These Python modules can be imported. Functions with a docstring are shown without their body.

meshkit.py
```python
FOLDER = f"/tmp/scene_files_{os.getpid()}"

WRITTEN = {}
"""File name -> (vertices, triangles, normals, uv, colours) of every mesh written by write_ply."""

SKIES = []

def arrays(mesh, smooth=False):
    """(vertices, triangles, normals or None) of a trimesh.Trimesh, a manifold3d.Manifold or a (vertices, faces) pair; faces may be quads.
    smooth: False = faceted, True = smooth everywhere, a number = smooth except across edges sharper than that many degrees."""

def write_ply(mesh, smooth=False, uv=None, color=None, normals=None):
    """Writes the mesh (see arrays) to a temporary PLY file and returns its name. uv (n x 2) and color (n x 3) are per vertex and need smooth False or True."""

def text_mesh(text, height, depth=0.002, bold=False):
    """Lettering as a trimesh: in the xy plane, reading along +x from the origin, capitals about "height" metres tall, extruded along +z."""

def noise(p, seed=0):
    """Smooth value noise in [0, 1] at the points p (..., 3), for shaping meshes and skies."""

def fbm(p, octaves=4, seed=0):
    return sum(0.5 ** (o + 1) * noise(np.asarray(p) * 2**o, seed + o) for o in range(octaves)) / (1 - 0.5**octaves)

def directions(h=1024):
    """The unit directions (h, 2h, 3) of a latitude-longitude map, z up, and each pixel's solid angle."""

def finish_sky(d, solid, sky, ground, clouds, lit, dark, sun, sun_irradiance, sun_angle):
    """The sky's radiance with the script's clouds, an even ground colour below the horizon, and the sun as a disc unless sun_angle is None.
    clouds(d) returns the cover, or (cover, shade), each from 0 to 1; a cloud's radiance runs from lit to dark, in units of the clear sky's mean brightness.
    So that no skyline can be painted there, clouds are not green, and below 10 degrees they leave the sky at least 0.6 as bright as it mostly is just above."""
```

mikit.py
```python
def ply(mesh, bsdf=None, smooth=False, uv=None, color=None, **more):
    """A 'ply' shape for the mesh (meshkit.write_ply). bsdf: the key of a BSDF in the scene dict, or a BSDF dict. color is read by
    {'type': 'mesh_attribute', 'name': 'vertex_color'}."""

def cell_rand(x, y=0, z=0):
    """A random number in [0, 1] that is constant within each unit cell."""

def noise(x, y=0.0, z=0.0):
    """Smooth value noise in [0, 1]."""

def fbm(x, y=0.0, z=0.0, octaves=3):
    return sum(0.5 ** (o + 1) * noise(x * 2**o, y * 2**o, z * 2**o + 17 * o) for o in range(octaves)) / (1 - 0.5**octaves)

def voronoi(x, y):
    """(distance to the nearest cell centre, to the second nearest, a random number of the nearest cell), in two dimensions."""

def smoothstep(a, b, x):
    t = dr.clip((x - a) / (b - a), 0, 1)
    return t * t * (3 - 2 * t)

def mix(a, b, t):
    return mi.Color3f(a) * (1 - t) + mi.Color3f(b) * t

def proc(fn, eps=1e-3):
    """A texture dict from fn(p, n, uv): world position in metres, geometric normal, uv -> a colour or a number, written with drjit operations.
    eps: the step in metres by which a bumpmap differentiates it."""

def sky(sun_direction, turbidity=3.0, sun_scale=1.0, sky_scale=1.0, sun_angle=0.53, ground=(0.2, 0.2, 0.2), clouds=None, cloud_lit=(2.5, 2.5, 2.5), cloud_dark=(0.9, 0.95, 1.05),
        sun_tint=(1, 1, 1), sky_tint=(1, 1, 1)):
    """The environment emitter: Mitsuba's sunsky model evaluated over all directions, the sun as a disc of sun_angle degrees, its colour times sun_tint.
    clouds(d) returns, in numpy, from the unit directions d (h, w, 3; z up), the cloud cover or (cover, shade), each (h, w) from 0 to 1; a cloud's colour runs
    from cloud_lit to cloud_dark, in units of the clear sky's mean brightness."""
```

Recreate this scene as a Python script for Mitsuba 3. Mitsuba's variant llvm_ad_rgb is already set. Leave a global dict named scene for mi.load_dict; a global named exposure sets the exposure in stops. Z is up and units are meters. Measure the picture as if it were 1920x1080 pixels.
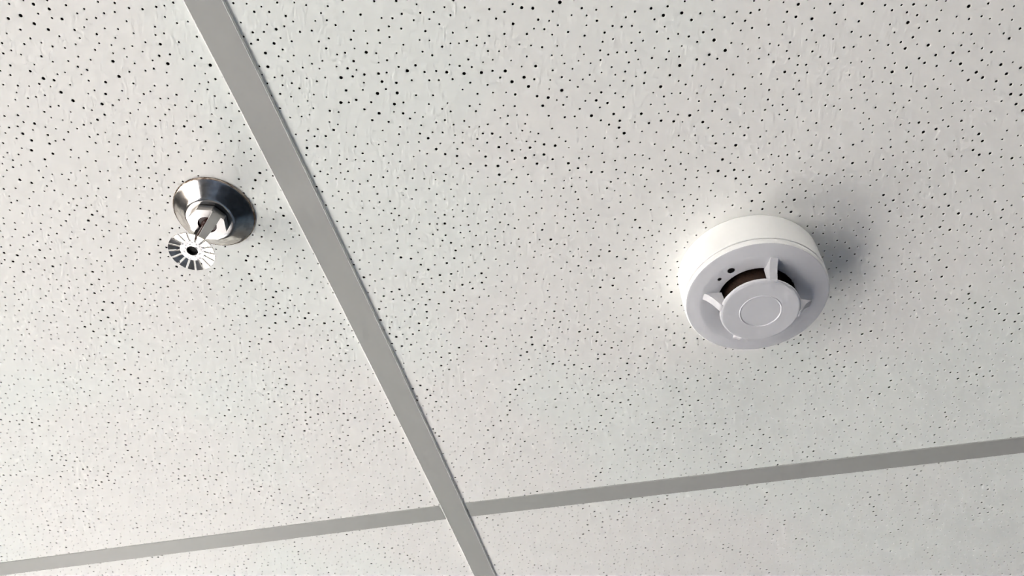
import math
import numpy as np
import trimesh
import mitsuba as mi
import drjit as dr
import mikit
from scipy.spatial import Delaunay, cKDTree
from shapely.geometry import Polygon, box as sbox, Point
from shapely.ops import unary_union

T = mi.ScalarTransform4f
scene, labels = {}, {}
MM = 0.001
H = 2.60                      # height of the tiles' painted face above the floor

# ------------------------------------------------------------------ camera, sky, exposure
FOCAL = 1460.8                # pixels at 1920 wide
PITCH, ROLL, YAW = math.radians(50.494), math.radians(2.675), math.radians(16.0)
CAM = np.array([0.0, 0.0, H - 0.4752])


def yawed(v):
    c, s = math.cos(YAW), math.sin(YAW)
    return np.array([c * v[0] - s * v[1], s * v[0] + c * v[1], v[2]])


_fw = np.array([0, math.cos(PITCH), math.sin(PITCH)])
_up = np.array([0, -math.sin(PITCH), math.cos(PITCH)])
_rt = np.cross(_fw, _up)
_up = yawed(-math.sin(ROLL) * _rt + math.cos(ROLL) * _up)
_fw = yawed(_fw)
scene['camera'] = {
    'type': 'perspective', 'fov': math.degrees(2 * math.atan(960 / FOCAL)), 'fov_axis': 'x', 'near_clip': 0.01, 'far_clip': 200.0,
    'to_world': T().look_at(origin=CAM.tolist(), target=(CAM + _fw).tolist(), up=_up.tolist())}
# the sun stands behind the building: the yard and the sky beyond the windows on the left light the room
scene['sky'] = mikit.sky((0.55, 0.35, 0.75), turbidity=3.5, sun_scale=1.0, ground=(0.40, 0.40, 0.395), sky_tint=(0.935, 0.985, 0.965))
exposure = 5.4


# ------------------------------------------------------------------ helpers
def ent(key, mesh, bsdf, smooth=False, label=None, kind=None, category=None, uv=None, to_world=None):
    more = {} if to_world is None else {'to_world': to_world}
    scene[key] = mikit.ply(mesh, bsdf, smooth=smooth, uv=uv, **more)
    d = {}
    if label:
        d['label'] = label
    if category:
        d['category'] = category
    if kind:
        d['kind'] = kind
    if d:
        labels[key] = d


def box(x0, x1, y0, y1, z0, z1):
    m = trimesh.creation.box((x1 - x0, y1 - y0, z1 - z0))
    m.apply_translation(((x0 + x1) / 2, (y0 + y1) / 2, (z0 + z1) / 2))
    return m


def join(*ms):
    return trimesh.util.concatenate(list(ms))


def lathe(profile, n=128):
    """profile: (r, d) in millimetres, d = depth below the tile face; runs so that the outside lies to its left going down."""
    pr = np.array(profile, float)
    a = np.arange(n) * 2 * math.pi / n
    v = np.stack([np.outer(pr[:, 0], np.cos(a)), np.outer(pr[:, 0], np.sin(a)), np.repeat(-pr[:, 1:2], n, 1)], -1)
    f = []
    for i in range(len(pr) - 1):
        for j in range(n):
            k = (j + 1) % n
            f += [(i * n + j, (i + 1) * n + k, (i + 1) * n + j), (i * n + j, i * n + k, (i + 1) * n + k)]
    m = trimesh.Trimesh(v.reshape(-1, 3), f, process=False)
    m.merge_vertices()
    m.update_faces(m.nondegenerate_faces())
    return m


def place(mesh, centre, rot=0.0):
    """millimetres below the ceiling at a point -> world metres."""
    m = mesh.copy()
    m.apply_scale(MM)
    if rot:
        m.apply_transform(trimesh.transformations.rotation_matrix(rot, (0, 0, 1)))
    m.apply_translation((centre[0], centre[1], H))
    return m


def extrude(poly, h, z0=0.0):
    m = trimesh.creation.extrude_polygon(poly, h, engine='earcut')
    m.apply_translation((0, 0, z0))
    return m


# ------------------------------------------------------------------ materials
def paint_relief(p, n, uv):
    """rolled paint: fine grain with short raised strokes along the tile."""
    x, y = p.x + 0.25 * p.y, p.y
    q = mikit.fbm(x * 900, y * 520, 1.0, 2)
    r = mikit.smoothstep(0.60, 0.85, mikit.noise(x * 760 + 31, y * 330, 7.0))
    c = mikit.smoothstep(0.30, 0.65, mikit.noise(p.x * 45, p.y * 45, 4.0))
    return (0.65 * q + 0.35 * r) * (0.7 + 0.3 * c)


def paint_color(p, n, uv):
    a = mikit.fbm(p.x * 5 + 3, p.y * 5, 1.0, 3)
    b = mikit.fbm(p.x * 7, p.y * 7 + 11, 5.0, 2)
    c = mikit.mix((0.78, 0.785, 0.755), (0.765, 0.80, 0.765), mikit.smoothstep(0.4, 0.6, a))
    c = c * (0.985 + 0.03 * b)
    return c


def far_tile_color(p, n, uv):
    d, _, w = mikit.voronoi(p.x * 118, p.y * 118)
    hole = mikit.smoothstep(0.06 + 0.05 * w, 0.09 + 0.06 * w, d)
    return mikit.mix((0.10, 0.095, 0.09), paint_color(p, n, uv), hole)


def tee_color(p, n, uv):
    g = mikit.fbm(p.x * 9 + 2, p.y * 9, 2.0, 3)
    return mikit.mix((0.345, 0.36, 0.338), (0.358, 0.365, 0.35), g)


def rust_color(p, n, uv):
    g = mikit.fbm(p.x * 260, p.y * 260, p.z * 260, 3)
    return mikit.mix((0.10, 0.065, 0.04), (0.42, 0.36, 0.30), mikit.smoothstep(0.38, 0.66, g))


def worn_nickel(p, n, uv):
    g = mikit.fbm(p.x * 190 + 5, p.y * 190, p.z * 190, 3)
    return mikit.mix((0.52, 0.485, 0.44), (0.68, 0.65, 0.60), mikit.smoothstep(0.35, 0.6, g))


def hub_color(p, n, uv):
    g = mikit.noise(p.x * 900, p.y * 900, 1.0)
    return mikit.mix((0.30, 0.30, 0.31), (0.86, 0.86, 0.87), mikit.smoothstep(0.12, 0.30, g))


def screen_color(p, n, uv):
    s = dr.sin(p.z * 9000)
    a = dr.sin(dr.atan2(p.y - DET[1], p.x - DET[0]) * 170)
    return mikit.mix((0.004, 0.003, 0.0025), (0.10, 0.052, 0.032), mikit.smoothstep(-0.2, 0.9, s * a))


def bounce_floor_color(p, n, uv):
    g = mikit.fbm(p.x * 3, p.y * 3, 0.5, 3)
    pale = mikit.mix((0.40, 0.405, 0.41), (0.44, 0.445, 0.45), g)
    return mikit.mix(pale, (0.06, 0.061, 0.063), mikit.smoothstep(0.395, 0.405, p.x))  # invented floor split: pale side bounces fill light up, dark side darkens chrome reflections


def two(b):
    return {'type': 'twosided', 'bsdf': b}


def principled(color, rough, **k):
    c = mikit.proc(color) if callable(color) else {'type': 'rgb', 'value': list(color)}
    return two({'type': 'principled', 'base_color': c, 'roughness': rough, **k})


DET = np.array([0.07272, 0.40036])
SPR = np.array([-0.30567, 0.25766])

scene['tile_paint'] = two({'type': 'bumpmap', 'arbitrary': mikit.proc(paint_relief, eps=2.5e-4), 'scale': 0.00028,
                           'bsdf': {'type': 'principled', 'base_color': mikit.proc(paint_color), 'roughness': 0.75, 'specular': 0.25}})
scene['shaded_core'] = principled((0.012, 0.011, 0.010), 0.95)  # grey core coloured near black, painting in the shade inside the pinholes
scene['far_tile_paint'] = principled(far_tile_color, 0.8)
scene['tee_metal'] = principled(tee_color, 0.55, specular=0.35)
scene['lit_hem_metal'] = principled((0.74, 0.74, 0.72), 0.4, specular=0.5)  # pale colour carries the lit edge line along the main tees
scene['white_plastic'] = principled((0.58, 0.59, 0.612), 0.38, specular=0.5)
scene['ivory_lit_plastic'] = principled((0.80, 0.815, 0.80), 0.38, specular=0.5)
scene['black_plastic'] = principled((0.004, 0.004, 0.004), 0.6, specular=0.15)
scene['insect_screen'] = principled(screen_color, 0.5)
scene['nickel'] = principled(worn_nickel, 0.16, metallic=1.0)
scene['rusty_rim'] = principled(rust_color, 0.45, metallic=0.6)
scene['cast_metal'] = principled((0.42, 0.415, 0.41), 0.30, metallic=1.0)
scene['hub_metal'] = principled(hub_color, 0.55, metallic=0.35)
scene['bulb_glass'] = principled((0.035, 0.012, 0.009), 0.25)
scene['wall_paint'] = principled((0.15, 0.155, 0.165), 0.8)
scene['front_wall_paint'] = principled((0.22, 0.22, 0.22), 0.8)
scene['far_wall_paint'] = principled((0.018, 0.018, 0.02), 0.8)
scene['bounce_floor'] = principled(bounce_floor_color, 0.6)
scene['slab_concrete'] = principled((0.35, 0.35, 0.34), 0.9)

# ------------------------------------------------------------------ the room
X0, X1, Y0, Y1 = -1.27, 2.35, -2.60, 3.10
WT = 0.15
TOP = H + 0.02
ent('floor', box(X0 - WT, X1 + WT, Y0 - WT, Y1 + WT, -0.15, 0.0), 'bounce_floor', kind='structure', label='unseen floor, made pale near the windows to bounce light up')
ent('ceiling', box(X0 - WT, X1 + WT, Y0 - WT, Y1 + WT, TOP, TOP + 0.15), 'slab_concrete', kind='structure',
    label='suspended ceiling of white perforated tiles in a grey metal grid')
ent('wall_right', box(X1, X1 + WT, Y0 - WT, Y1 + WT, 0, TOP), 'far_wall_paint', kind='structure', label='wall to the right of the smoke detector')
ent('wall_front', box(X0 - WT, X1, Y1, Y1 + WT, 0, TOP), 'front_wall_paint', kind='structure', label='wall beyond the cross tees')
BX0, BX1, BZ0, BZ1 = -0.80, 1.40, 1.55, 2.42  # added opening, unseen, lets in fill light from behind the camera
ent('wall_back', join(box(X0 - WT, BX0, Y0 - WT, Y0, 0, TOP), box(BX1, X1, Y0 - WT, Y0, 0, TOP), box(BX0, BX1, Y0 - WT, Y0, 0, BZ0), box(BX0, BX1, Y0 - WT, Y0, BZ1, TOP)), 'wall_paint', kind='structure', label='back wall of the room with one wide window added for fill light')
_t = 0.05
ent('window_3', join(box(BX0, BX0 + _t, Y0 - 0.1, Y0 - 0.05, BZ0, BZ1), box(BX1 - _t, BX1, Y0 - 0.1, Y0 - 0.05, BZ0, BZ1), box(BX0 + _t, BX1 - _t, Y0 - 0.1, Y0 - 0.05, BZ0, BZ0 + _t), box(BX0 + _t, BX1 - _t, Y0 - 0.1, Y0 - 0.05, BZ1 - _t, BZ1)), 'white_plastic', kind='structure', label='frame of the unseen window added in the back wall for fill light')
WINS = [(-1.45, 0.12), (0.46, 1.90)]
WZ0, WZ1 = 1.00, 2.24
ym = [Y0] + [v for w in WINS for v in w] + [Y1]
wall = [box(X0 - WT, X0, ym[i], ym[i + 1], 0, TOP) for i in range(0, len(ym), 2)]
wall += [box(X0 - WT, X0, a, b, 0, WZ0) for a, b in WINS] + [box(X0 - WT, X0, a, b, WZ1, TOP) for a, b in WINS]
ent('wall_left', join(*wall), 'wall_paint', kind='structure', label='wall with the windows to the left of the sprinkler')
for i, (a, b) in enumerate(WINS, 1):
    t, xx0, xx1 = 0.05, X0 - 0.10, X0 - 0.05
    fr = join(box(xx0, xx1, a, a + t, WZ0, WZ1), box(xx0, xx1, b - t, b, WZ0, WZ1), box(xx0, xx1, a + t, b - t, WZ0, WZ0 + t), box(xx0, xx1, a + t, b - t, WZ1 - t, WZ1))
    ent(f'window_{i}', fr, 'white_plastic', kind='structure', label='open window frame in the left wall')

# ------------------------------------------------------------------ the suspended ceiling: tiles, pinholes, tees
MOD, FL = 0.625, 0.024
MX, CY = -0.2371, 0.6570
SLIT = 0.0015


def hole_centres(x0, x1, y0, y1, seed):
    """two sizes of pinhole: larger ones in loose wandering strings, smaller ones evenly between them."""
    rng = np.random.default_rng(seed)
    big = []
    area = (x1 - x0) * (y1 - y0)
    n_strings = int(area * 560)
    for _ in range(n_strings):
        q = np.array([rng.uniform(x0, x1), rng.uniform(y0, y1)])
        a = rng.uniform(0, 2 * math.pi)
        for _ in range(rng.integers(2, 8)):
            big.append(q.copy())
            a += rng.normal(0, 0.75)
            q = q + rng.uniform(0.0065, 0.0115) * np.array([math.cos(a), math.sin(a)])
    cell, kept = {}, []

    def far(q, d):
        i, j = int(q[0] // 0.008), int(q[1] // 0.008)
        for a in (-1, 0, 1):
            for b in (-1, 0, 1):
                for r in cell.get((i + a, j + b), ()):
                    if (r[0] - q[0]) ** 2 + (r[1] - q[1]) ** 2 < d * d:
                        return False
        return True

    def add(q, r):
        kept.append((q[0], q[1], r))
        cell.setdefault((int(q[0] // 0.008), int(q[1] // 0.008)), []).append(q)
    e = 0.0025
    for q in big:
        if x0 + e < q[0] < x1 - e and y0 + e < q[1] < y1 - e and far(q, 0.0050):
            add(q, rng.uniform(0.00084, 0.00116))
    for q in rng.uniform((x0 + e, y0 + e), (x1 - e, y1 - e), (int(area * 46000), 2)):
        if far(q, 0.0053):
            add(q, rng.uniform(0.00056, 0.00080))
    return np.array(kept)


def tile_meshes(x0, x1, y0, y1, seed, k=8):
    c = hole_centres(x0, x1, y0, y1, seed)
    rng = np.random.default_rng(seed + 100)
    n = len(c)
    ang = np.arange(k) * 2 * math.pi / k + rng.uniform(0, 1, (n, 1))
    ring = np.stack([np.cos(ang), np.sin(ang)], -1)
    outer = c[:, None, :2] + ring * (c[:, 2] * 1.15)[:, None, None]
    inner = c[:, None, :2] + ring * c[:, 2][:, None, None]
    tip = c[:, :2] + rng.normal(0, 0.0001, (n, 2))
    border = []
    for t in np.linspace(0, 1, 40):
        border += [(x0 + t * (x1 - x0), y0), (x0 + t * (x1 - x0), y1), (x0, y0 + t * (y1 - y0)), (x1, y0 + t * (y1 - y0))]
    border = np.unique(np.round(np.array(border), 9), axis=0)
    flat = np.vstack([outer.reshape(-1, 2), border])
    tri = Delaunay(flat).simplices
    who = np.concatenate([np.repeat(np.arange(n), k), -1 - np.arange(len(border))])
    w = who[tri]
    tri = tri[~((w[:, 0] == w[:, 1]) & (w[:, 1] == w[:, 2]))]
    a, b, d = (flat[tri[:, i]] for i in range(3))
    cr = (b[:, 0] - a[:, 0]) * (d[:, 1] - a[:, 1]) - (b[:, 1] - a[:, 1]) * (d[:, 0] - a[:, 0])
    tri = np.where((cr > 0)[:, None], tri[:, ::-1], tri)[np.abs(cr) > 1e-13]          # facing down
    m = len(flat)
    verts = np.vstack([np.c_[flat, np.full(m, H)], np.c_[inner.reshape(-1, 2), np.full(n * k, H + 0.0004)]])
    i0 = np.arange(n * k)
    i1 = (i0 // k) * k + (i0 + 1) % k
    lip = np.vstack([np.c_[i0, i1, m + i1], np.c_[i0, m + i1, m + i0]])
    # edges and back of the tile
    e0 = len(verts)
    cs = [(x0, y0), (x1, y0), (x1, y1), (x0, y1)]
    sides = np.array([(x, y, z) for z in (H, H + 0.018) for x, y in cs])
    sf = []
    for i in range(4):
        j = (i + 1) % 4
        sf += [(e0 + i, e0 + j, e0 + 4 + j), (e0 + i, e0 + 4 + j, e0 + 4 + i)]
    sf += [(e0 + 4, e0 + 5, e0 + 6), (e0 + 4, e0 + 6, e0 + 7)]
    verts = np.vstack([verts, sides])
    face = trimesh.Trimesh(verts, np.vstack([tri, lip, sf]), process=False)
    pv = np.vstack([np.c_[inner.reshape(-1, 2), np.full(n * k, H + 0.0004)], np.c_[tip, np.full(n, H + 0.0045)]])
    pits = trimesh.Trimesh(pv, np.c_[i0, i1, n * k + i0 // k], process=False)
    return face, pits


tile_names = iter(['ceiling__tile'] + ['ceiling__tile_%03d' % i for i in range(1, 200)])
cols = [MX + MOD * i for i in range(-3, 5)]
rows = [CY + MOD * i for i in range(-4, 4)]
NEAR = {(2, 3): 'white pinholed tile that holds the sprinkler', (3, 3): 'white pinholed tile that carries the smoke detector',
        (2, 4): 'white pinholed tile below the left cross tee', (3, 4): 'white pinholed tile below the right cross tee'}
order = list(NEAR) + [(i, j) for i in range(7) for j in range(7) if (i, j) not in NEAR]
for q, (i, j) in enumerate(order):
    x0, x1 = max(cols[i] + SLIT, X0), min(cols[i + 1] - SLIT, X1)
    y0, y1 = max(rows[j] + SLIT, Y0), min(rows[j + 1] - SLIT, Y1)
    if x1 - x0 < 0.05 or y1 - y0 < 0.05:
        continue
    key = next(tile_names)
    if (i, j) in NEAR:
        face, pits = tile_meshes(x0, x1, y0, y1, 11 + q)
        ent(key, face, 'tile_paint', uv=np.array(face.vertices)[:, :2], label=NEAR[i, j])
        ent(key + '__pinholes', pits, 'shaded_core', kind='stuff', label='small dark pinholes in the white tile')
    else:
        ent(key, box(x0, x1, y0, y1, H, H + 0.018), 'far_tile_paint')


def sweep(prof, xs):
    """the outline prof, a ring of (across, up), swept along x."""
    pr = np.array(prof, float)
    n, k = len(pr), len(xs)
    v = np.array([(x, q[0], q[1]) for x in xs for q in pr])
    f = []
    for i in range(k - 1):
        for j in range(n):
            t = (j + 1) % n
            f += [(i * n + j, (i + 1) * n + j, (i + 1) * n + t), (i * n + j, (i + 1) * n + t, i * n + t)]
    cap = trimesh.creation.triangulate_polygon(Polygon(pr), engine='earcut')
    idx = [int(np.argmin(((pr - q) ** 2).sum(1))) for q in cap[0]]
    for t in cap[1]:
        t = [idx[w] for w in t]
        f += [(t[0], t[2], t[1]), tuple((k - 1) * n + w for w in t)]
    m = trimesh.Trimesh(v, f, process=False)
    m.fix_normals()
    return m


def put_tee(key, length, drop, mid, deg, label=None, bow=None):
    """a flange seen from below with rolled edges and the web above it; main tees have folded hems coloured pale as if lit."""
    w, c, e = FL / 2, 0.0005, 0.0007
    prof = [(-w, 0.0), (-w, -drop + c), (-w + c, -drop), (w - c, -drop), (w, -drop + c), (w, 0.0), (0.001, 0.0), (0.001, 0.019), (-0.001, 0.019), (-0.001, 0.0)]
    xs = np.linspace(-length / 2, length / 2, 61 if bow else 2)
    parts = [(key, sweep(prof, xs), 'tee_metal', label)]
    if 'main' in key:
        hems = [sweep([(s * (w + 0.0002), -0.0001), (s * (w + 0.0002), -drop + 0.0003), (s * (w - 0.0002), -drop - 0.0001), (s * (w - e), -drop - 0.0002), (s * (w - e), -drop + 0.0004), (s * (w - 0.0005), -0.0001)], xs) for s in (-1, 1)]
        parts.append((key + '__lit_hem', join(*hems), 'lit_hem_metal', 'folded edges of the grey tee, coloured pale as if lit'))
    for kk, m, mat, lab in parts:
        m.apply_transform(trimesh.transformations.rotation_matrix(math.radians(deg), (0, 0, 1)))
        m.apply_translation((mid[0], mid[1], H))
        if bow:
            v = m.vertices.copy()
            v[:, 0] += bow(v[:, 1])
            m.vertices = v
        ent(kk, m, mat, label=lab)


def main_bow(y):
    """the long tee is not quite straight: it bows a little over the module in view."""
    t = np.clip(y, -0.05, 1.0) - 0.4
    return -0.00177 * t - 0.023 * t * t


MAIN_DROP, CROSS_DROP = 0.0021, 0.0010
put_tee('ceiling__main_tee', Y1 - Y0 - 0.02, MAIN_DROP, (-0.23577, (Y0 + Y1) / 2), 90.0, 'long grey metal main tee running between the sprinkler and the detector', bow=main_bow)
k = 1
for i, x in enumerate(cols):
    if abs(x - MX) > 0.01 and X0 + 0.05 < x < X1 - 0.05:
        put_tee('ceiling__main_tee_%03d' % k, Y1 - Y0 - 0.02, MAIN_DROP, (x, (Y0 + Y1) / 2), 90.0)
        k += 1
CL = MOD - FL - 0.0034
put_tee('ceiling__cross_tee', CL, CROSS_DROP, (MX - MOD / 2 - 0.0006, 0.6569 - math.tan(math.radians(0.5)) * 0.0155), -0.5, 'grey metal cross tee left of the main tee')
put_tee('ceiling__cross_tee_001', CL, CROSS_DROP, (MX + MOD / 2, 0.6570 + math.tan(math.radians(0.5)) * 0.0575), 0.5, 'grey metal cross tee right of the main tee')
k = 2
for i in range(7):
    for y in rows:
        a, b = max(cols[i] + FL / 2 + 0.0012, X0), min(cols[i + 1] - FL / 2 - 0.0012, X1)
        if abs(y - CY) < 0.01 and i in (2, 3) or not (Y0 + 0.05 < y < Y1 - 0.05) or b - a < 0.05:
            continue
        put_tee('ceiling__cross_tee_%03d' % k, b - a, CROSS_DROP, ((a + b) / 2, y), 0.0)
        k += 1

# ------------------------------------------------------------------ smoke detector
D = 'smoke_detector'
labels[D] = {'label': 'round white smoke detector mounted on the perforated ceiling tile right of the main tee', 'category': 'smoke detector'}
ent(D + '__base', place(lathe([(20, 0), (52.6, 0), (52.9, 0.4), (52.5, 27.3), (52.1, 27.7), (40, 27.7)], 160), DET), 'ivory_lit_plastic', 35)
cover = [(51.2, 32.6), (50.9, 32.8), (50.2, 32.9), (46, 33.5), (42.5, 33.95), (40.5, 33.95), (38, 33.6), (35, 33.05), (32, 32.5),
         (29.6, 32.0), (28.4, 31.5), (27.8, 30.5), (27.75, 29.0)]
ent(D + '__cover', place(lathe(cover, 160), DET), 'white_plastic', 30)
ent(D + '__rim', place(lathe([(40, 28.3), (51.6, 28.3), (52.1, 28.6), (52.1, 30.6), (51.95, 31.5), (51.6, 32.2), (51.2, 32.6)], 160), DET), 'ivory_lit_plastic', 35, label='outer side of the cover, coloured lighter as if lit')
ent(D + '__seam', place(lathe([(51.4, 27.5), (51.4, 28.5)], 128), DET), 'black_plastic', True)
ent(D + '__chamber', place(lathe([(0, 14), (27.7, 14.0), (27.7, 29.2)], 96), DET), 'black_plastic', label='black inside of the sensing chamber')
ent(D + '__insect_screen', place(lathe([(22.6, 14.0), (22.6, 43.5)], 128), DET), 'insect_screen', True, label='brown fine mesh screen behind the cap')
capp = [(0, 42.6), (26.5, 42.6), (28.0, 43.0), (28.6, 43.8), (28.6, 44.8), (28.3, 45.6), (27.6, 46.1), (26.6, 46.3), (15.3, 46.3), (15.2, 46.65), (14.95, 46.8), (14.55, 46.8), (14.3, 46.65), (14.2, 46.3),
        (14.0, 46.05), (0, 46.05)]
cap_rev = capp
ent(D + '__cap', place(lathe(cap_rev, 128), DET), 'white_plastic', 30, label='round white cap with a raised ring')


def arm_mesh(width=5.6):
    prof = Polygon([(25.5, 44.2), (28.2, 45.9), (29.4, 45.6), (30.6, 43.6), (32.4, 40.6), (34.6, 37.8), (37.2, 35.4), (39.8, 33.9), (39.8, 32.6), (30.0, 31.2), (26.4, 31.0)])
    m = extrude(prof, width, -width / 2)                       # x = radius, y = depth, z = across
    R = np.array([[1, 0, 0, 0], [0, 0, 1, 0], [0, -1, 0, 0], [0, 0, 0, 1.0]])
    m.apply_transform(R)
    return m


for q, a in enumerate((-85.5, -178.0, 0.8, 100.0)):
    ent(D + '__arm' + ('' if q == 0 else '_%03d' % q), place(arm_mesh(), DET, math.radians(a) + YAW), 'white_plastic')


def disc_at(r, a, rad, d):
    """a small lens lying flush in the sloping scoop of the cover."""
    m = lathe([(0, 0.12), (rad * 0.75, 0.10), (rad, -0.05), (rad, -1.0)], 40)
    m.apply_transform(trimesh.transformations.rotation_matrix(math.atan(0.183), (0, 1, 0)))
    m.apply_translation((r, 0, -d))
    m.apply_transform(trimesh.transformations.rotation_matrix(math.radians(a) + YAW, (0, 0, 1)))
    return m


ent(D + '__indicator_lens', place(disc_at(35.6, -133.4, 2.6, 33.24), DET), 'black_plastic', 40, label='dark round indicator lens')
ent(D + '__indicator_lens_001', place(disc_at(35.6, -150.6, 1.5, 33.24), DET), 'black_plastic', 40, label='smaller dark indicator lens')

# ------------------------------------------------------------------ sprinkler
S = 'sprinkler_head'
labels[S] = {'label': 'chrome fire sprinkler head with a toothed deflector, left of the main tee', 'category': 'sprinkler'}
rim = [(20, 0), (29.6, 0), (30.0, 0.4), (30.0, 1.2), (29.7, 1.7), (29.2, 1.9)]
esc = [(29.2, 1.9), (28.6, 2.2), (27.2, 3.2), (25.0, 4.8), (22.5, 6.6), (20.0, 8.4), (18.6, 9.6), (17.4, 10.2), (16.0, 10.4), (13.5, 10.3), (11.0, 10.2), (10.5, 9.0)]
ent(S + '__escutcheon', place(lathe(esc, 128), SPR), 'nickel', 40, label='shiny flared wall plate around the sprinkler')
ent(S + '__escutcheon__rim', place(lathe(rim, 128), SPR), 'rusty_rim', 40, label='thin stained brown rim')
ARM = math.radians(-47) + YAW
hexa = Polygon([(14.0 * math.cos(t), 14.0 * math.sin(t)) for t in np.arange(8) * math.pi / 4 + math.pi / 8 + 0.3])
base_poly = hexa.difference(Point(0, 0).buffer(6.8))
body = join(extrude(base_poly, 6.0, -17.0), lathe([(10.4, 0.0), (10.4, 11.2)], 48), )
ent(S + '__body', place(body, SPR), 'cast_metal', 30, label='cast metal hexagonal wrench boss')


def strap(sign):
    pts = [(11.6, 15.5), (11.4, 22.0), (10.4, 28.0), (8.6, 34.0), (6.2, 40.0), (4.4, 44.0), (3.9, 46.5)]
    outer = [(r + 1.4, d) for r, d in pts]
    inner = [(r - 1.4, d) for r, d in pts]
    m = extrude(Polygon(outer + inner[::-1]), 6.4, -3.2)
    R = np.array([[1, 0, 0, 0], [0, 0, 1, 0], [0, -1, 0, 0], [0, 0, 0, 1.0]])
    m.apply_transform(R)
    v = m.vertices.copy()
    v[:, 1] *= np.interp(-v[:, 2], [15.5, 30, 44, 47], [1.1, 0.95, 0.6, 0.5])
    m.vertices = v
    if sign < 0:
        m.apply_transform(trimesh.transformations.rotation_matrix(math.pi, (0, 0, 1)))
    return m


ent(S + '__body__seat', place(join(lathe([(6.75, 11.0), (6.75, 16.6)], 48), lathe([(0, 15.5), (6.75, 15.5)], 48)), SPR), 'bulb_glass', 40, label='dark brown seat in the middle of the boss')
ent(S + '__frame_arm', place(strap(1), SPR, ARM), 'cast_metal', 30)
ent(S + '__frame_arm_001', place(strap(-1), SPR, ARM), 'cast_metal', 30)
ent(S + '__heat_bulb', place(lathe([(0, 15.5), (3.8, 15.6), (3.8, 18), (2.9, 19), (2.9, 38), (1.6, 40), (0, 40.2)], 32), SPR), 'bulb_glass', 40, label='dark red heat bulb between the frame arms')
ent(S + '__boss', place(lathe([(0, 39.8), (3.4, 40), (4.4, 41), (4.4, 46.85), (0, 46.85)], 40), SPR), 'cast_metal', 40)
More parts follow.
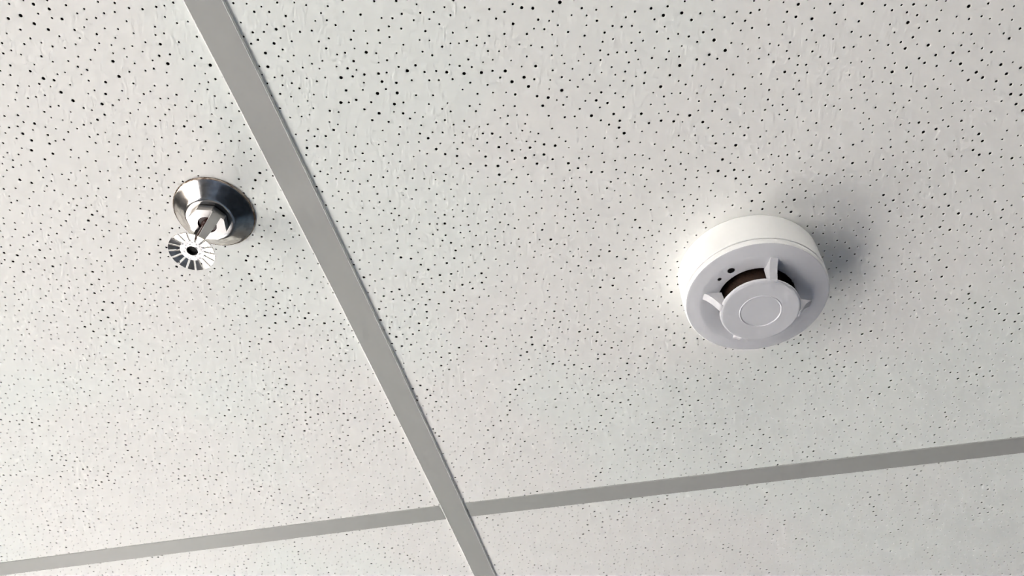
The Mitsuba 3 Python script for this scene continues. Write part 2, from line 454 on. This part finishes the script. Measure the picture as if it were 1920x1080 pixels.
# deflector: flat hub, sixteen bent tines
RI, RO, NT = 8.2, 15.9, 16
ent(S + '__deflector', place(lathe([(3.2, 46.9), (RI + 0.3, 46.9), (RI + 0.3, 48.3), (RI, 48.5), (3.6, 48.5), (3.2, 48.1), (3.2, 46.9)], 64), SPR), 'hub_metal', 30, label='round toothed deflector with a speckled flat hub')
ent(S + '__deflector__screw', place(join(lathe([(0, 46.95), (3.2, 47.0)], 32), lathe([(3.2, 47.0), (3.2, 48.75), (3.7, 48.75), (3.9, 48.5)], 32)), SPR), 'black_plastic', 30, label='dark hollow screw end in the middle of the deflector')


def tine():
    half, g = math.pi / NT, 0.74
    a0, a1 = math.asin(g / RI), math.asin(g / RO)
    pts = []
    rs = np.linspace(RI - 0.2, RO, 5)
    for r in rs:
        a = half - math.asin(g / r)
        pts.append((r, a))
    V, F = [], []
    for r, a in pts:
        d = 48.1 + max(0.0, r - RI) * 0.22
        for dd in (-1.0, 0.0):
            for s in (-1, -0.33, 0.33, 1):
                V.append((r * math.cos(s * a), r * math.sin(s * a), -(d + dd + 0.2)))
    nr = len(pts)
    idx = lambda i, l, j: i * 8 + l * 4 + j
    for i in range(nr - 1):
        for j in range(3):
            F += [(idx(i, 1, j), idx(i + 1, 1, j + 1), idx(i + 1, 1, j)), (idx(i, 1, j), idx(i, 1, j + 1), idx(i + 1, 1, j + 1))]
            F += [(idx(i, 0, j), idx(i + 1, 0, j), idx(i + 1, 0, j + 1)), (idx(i, 0, j), idx(i + 1, 0, j + 1), idx(i, 0, j + 1))]
        F += [(idx(i, 0, 0), idx(i, 1, 0), idx(i + 1, 1, 0)), (idx(i, 0, 0), idx(i + 1, 1, 0), idx(i + 1, 0, 0))]
        F += [(idx(i, 0, 3), idx(i + 1, 1, 3), idx(i, 1, 3)), (idx(i, 0, 3), idx(i + 1, 0, 3), idx(i + 1, 1, 3))]
    i = nr - 1
    for j in range(3):
        F += [(idx(i, 0, j), idx(i, 1, j), idx(i, 1, j + 1)), (idx(i, 0, j), idx(i, 1, j + 1), idx(i, 0, j + 1))]
    m = trimesh.Trimesh(V, F, process=False)
    m.fix_normals()
    return m


for q in range(NT):
    ent(S + '__deflector__tine' + ('' if q == 0 else '_%03d' % q), place(tine(), SPR, 2 * math.pi * q / NT + 0.12), 'nickel', 20)
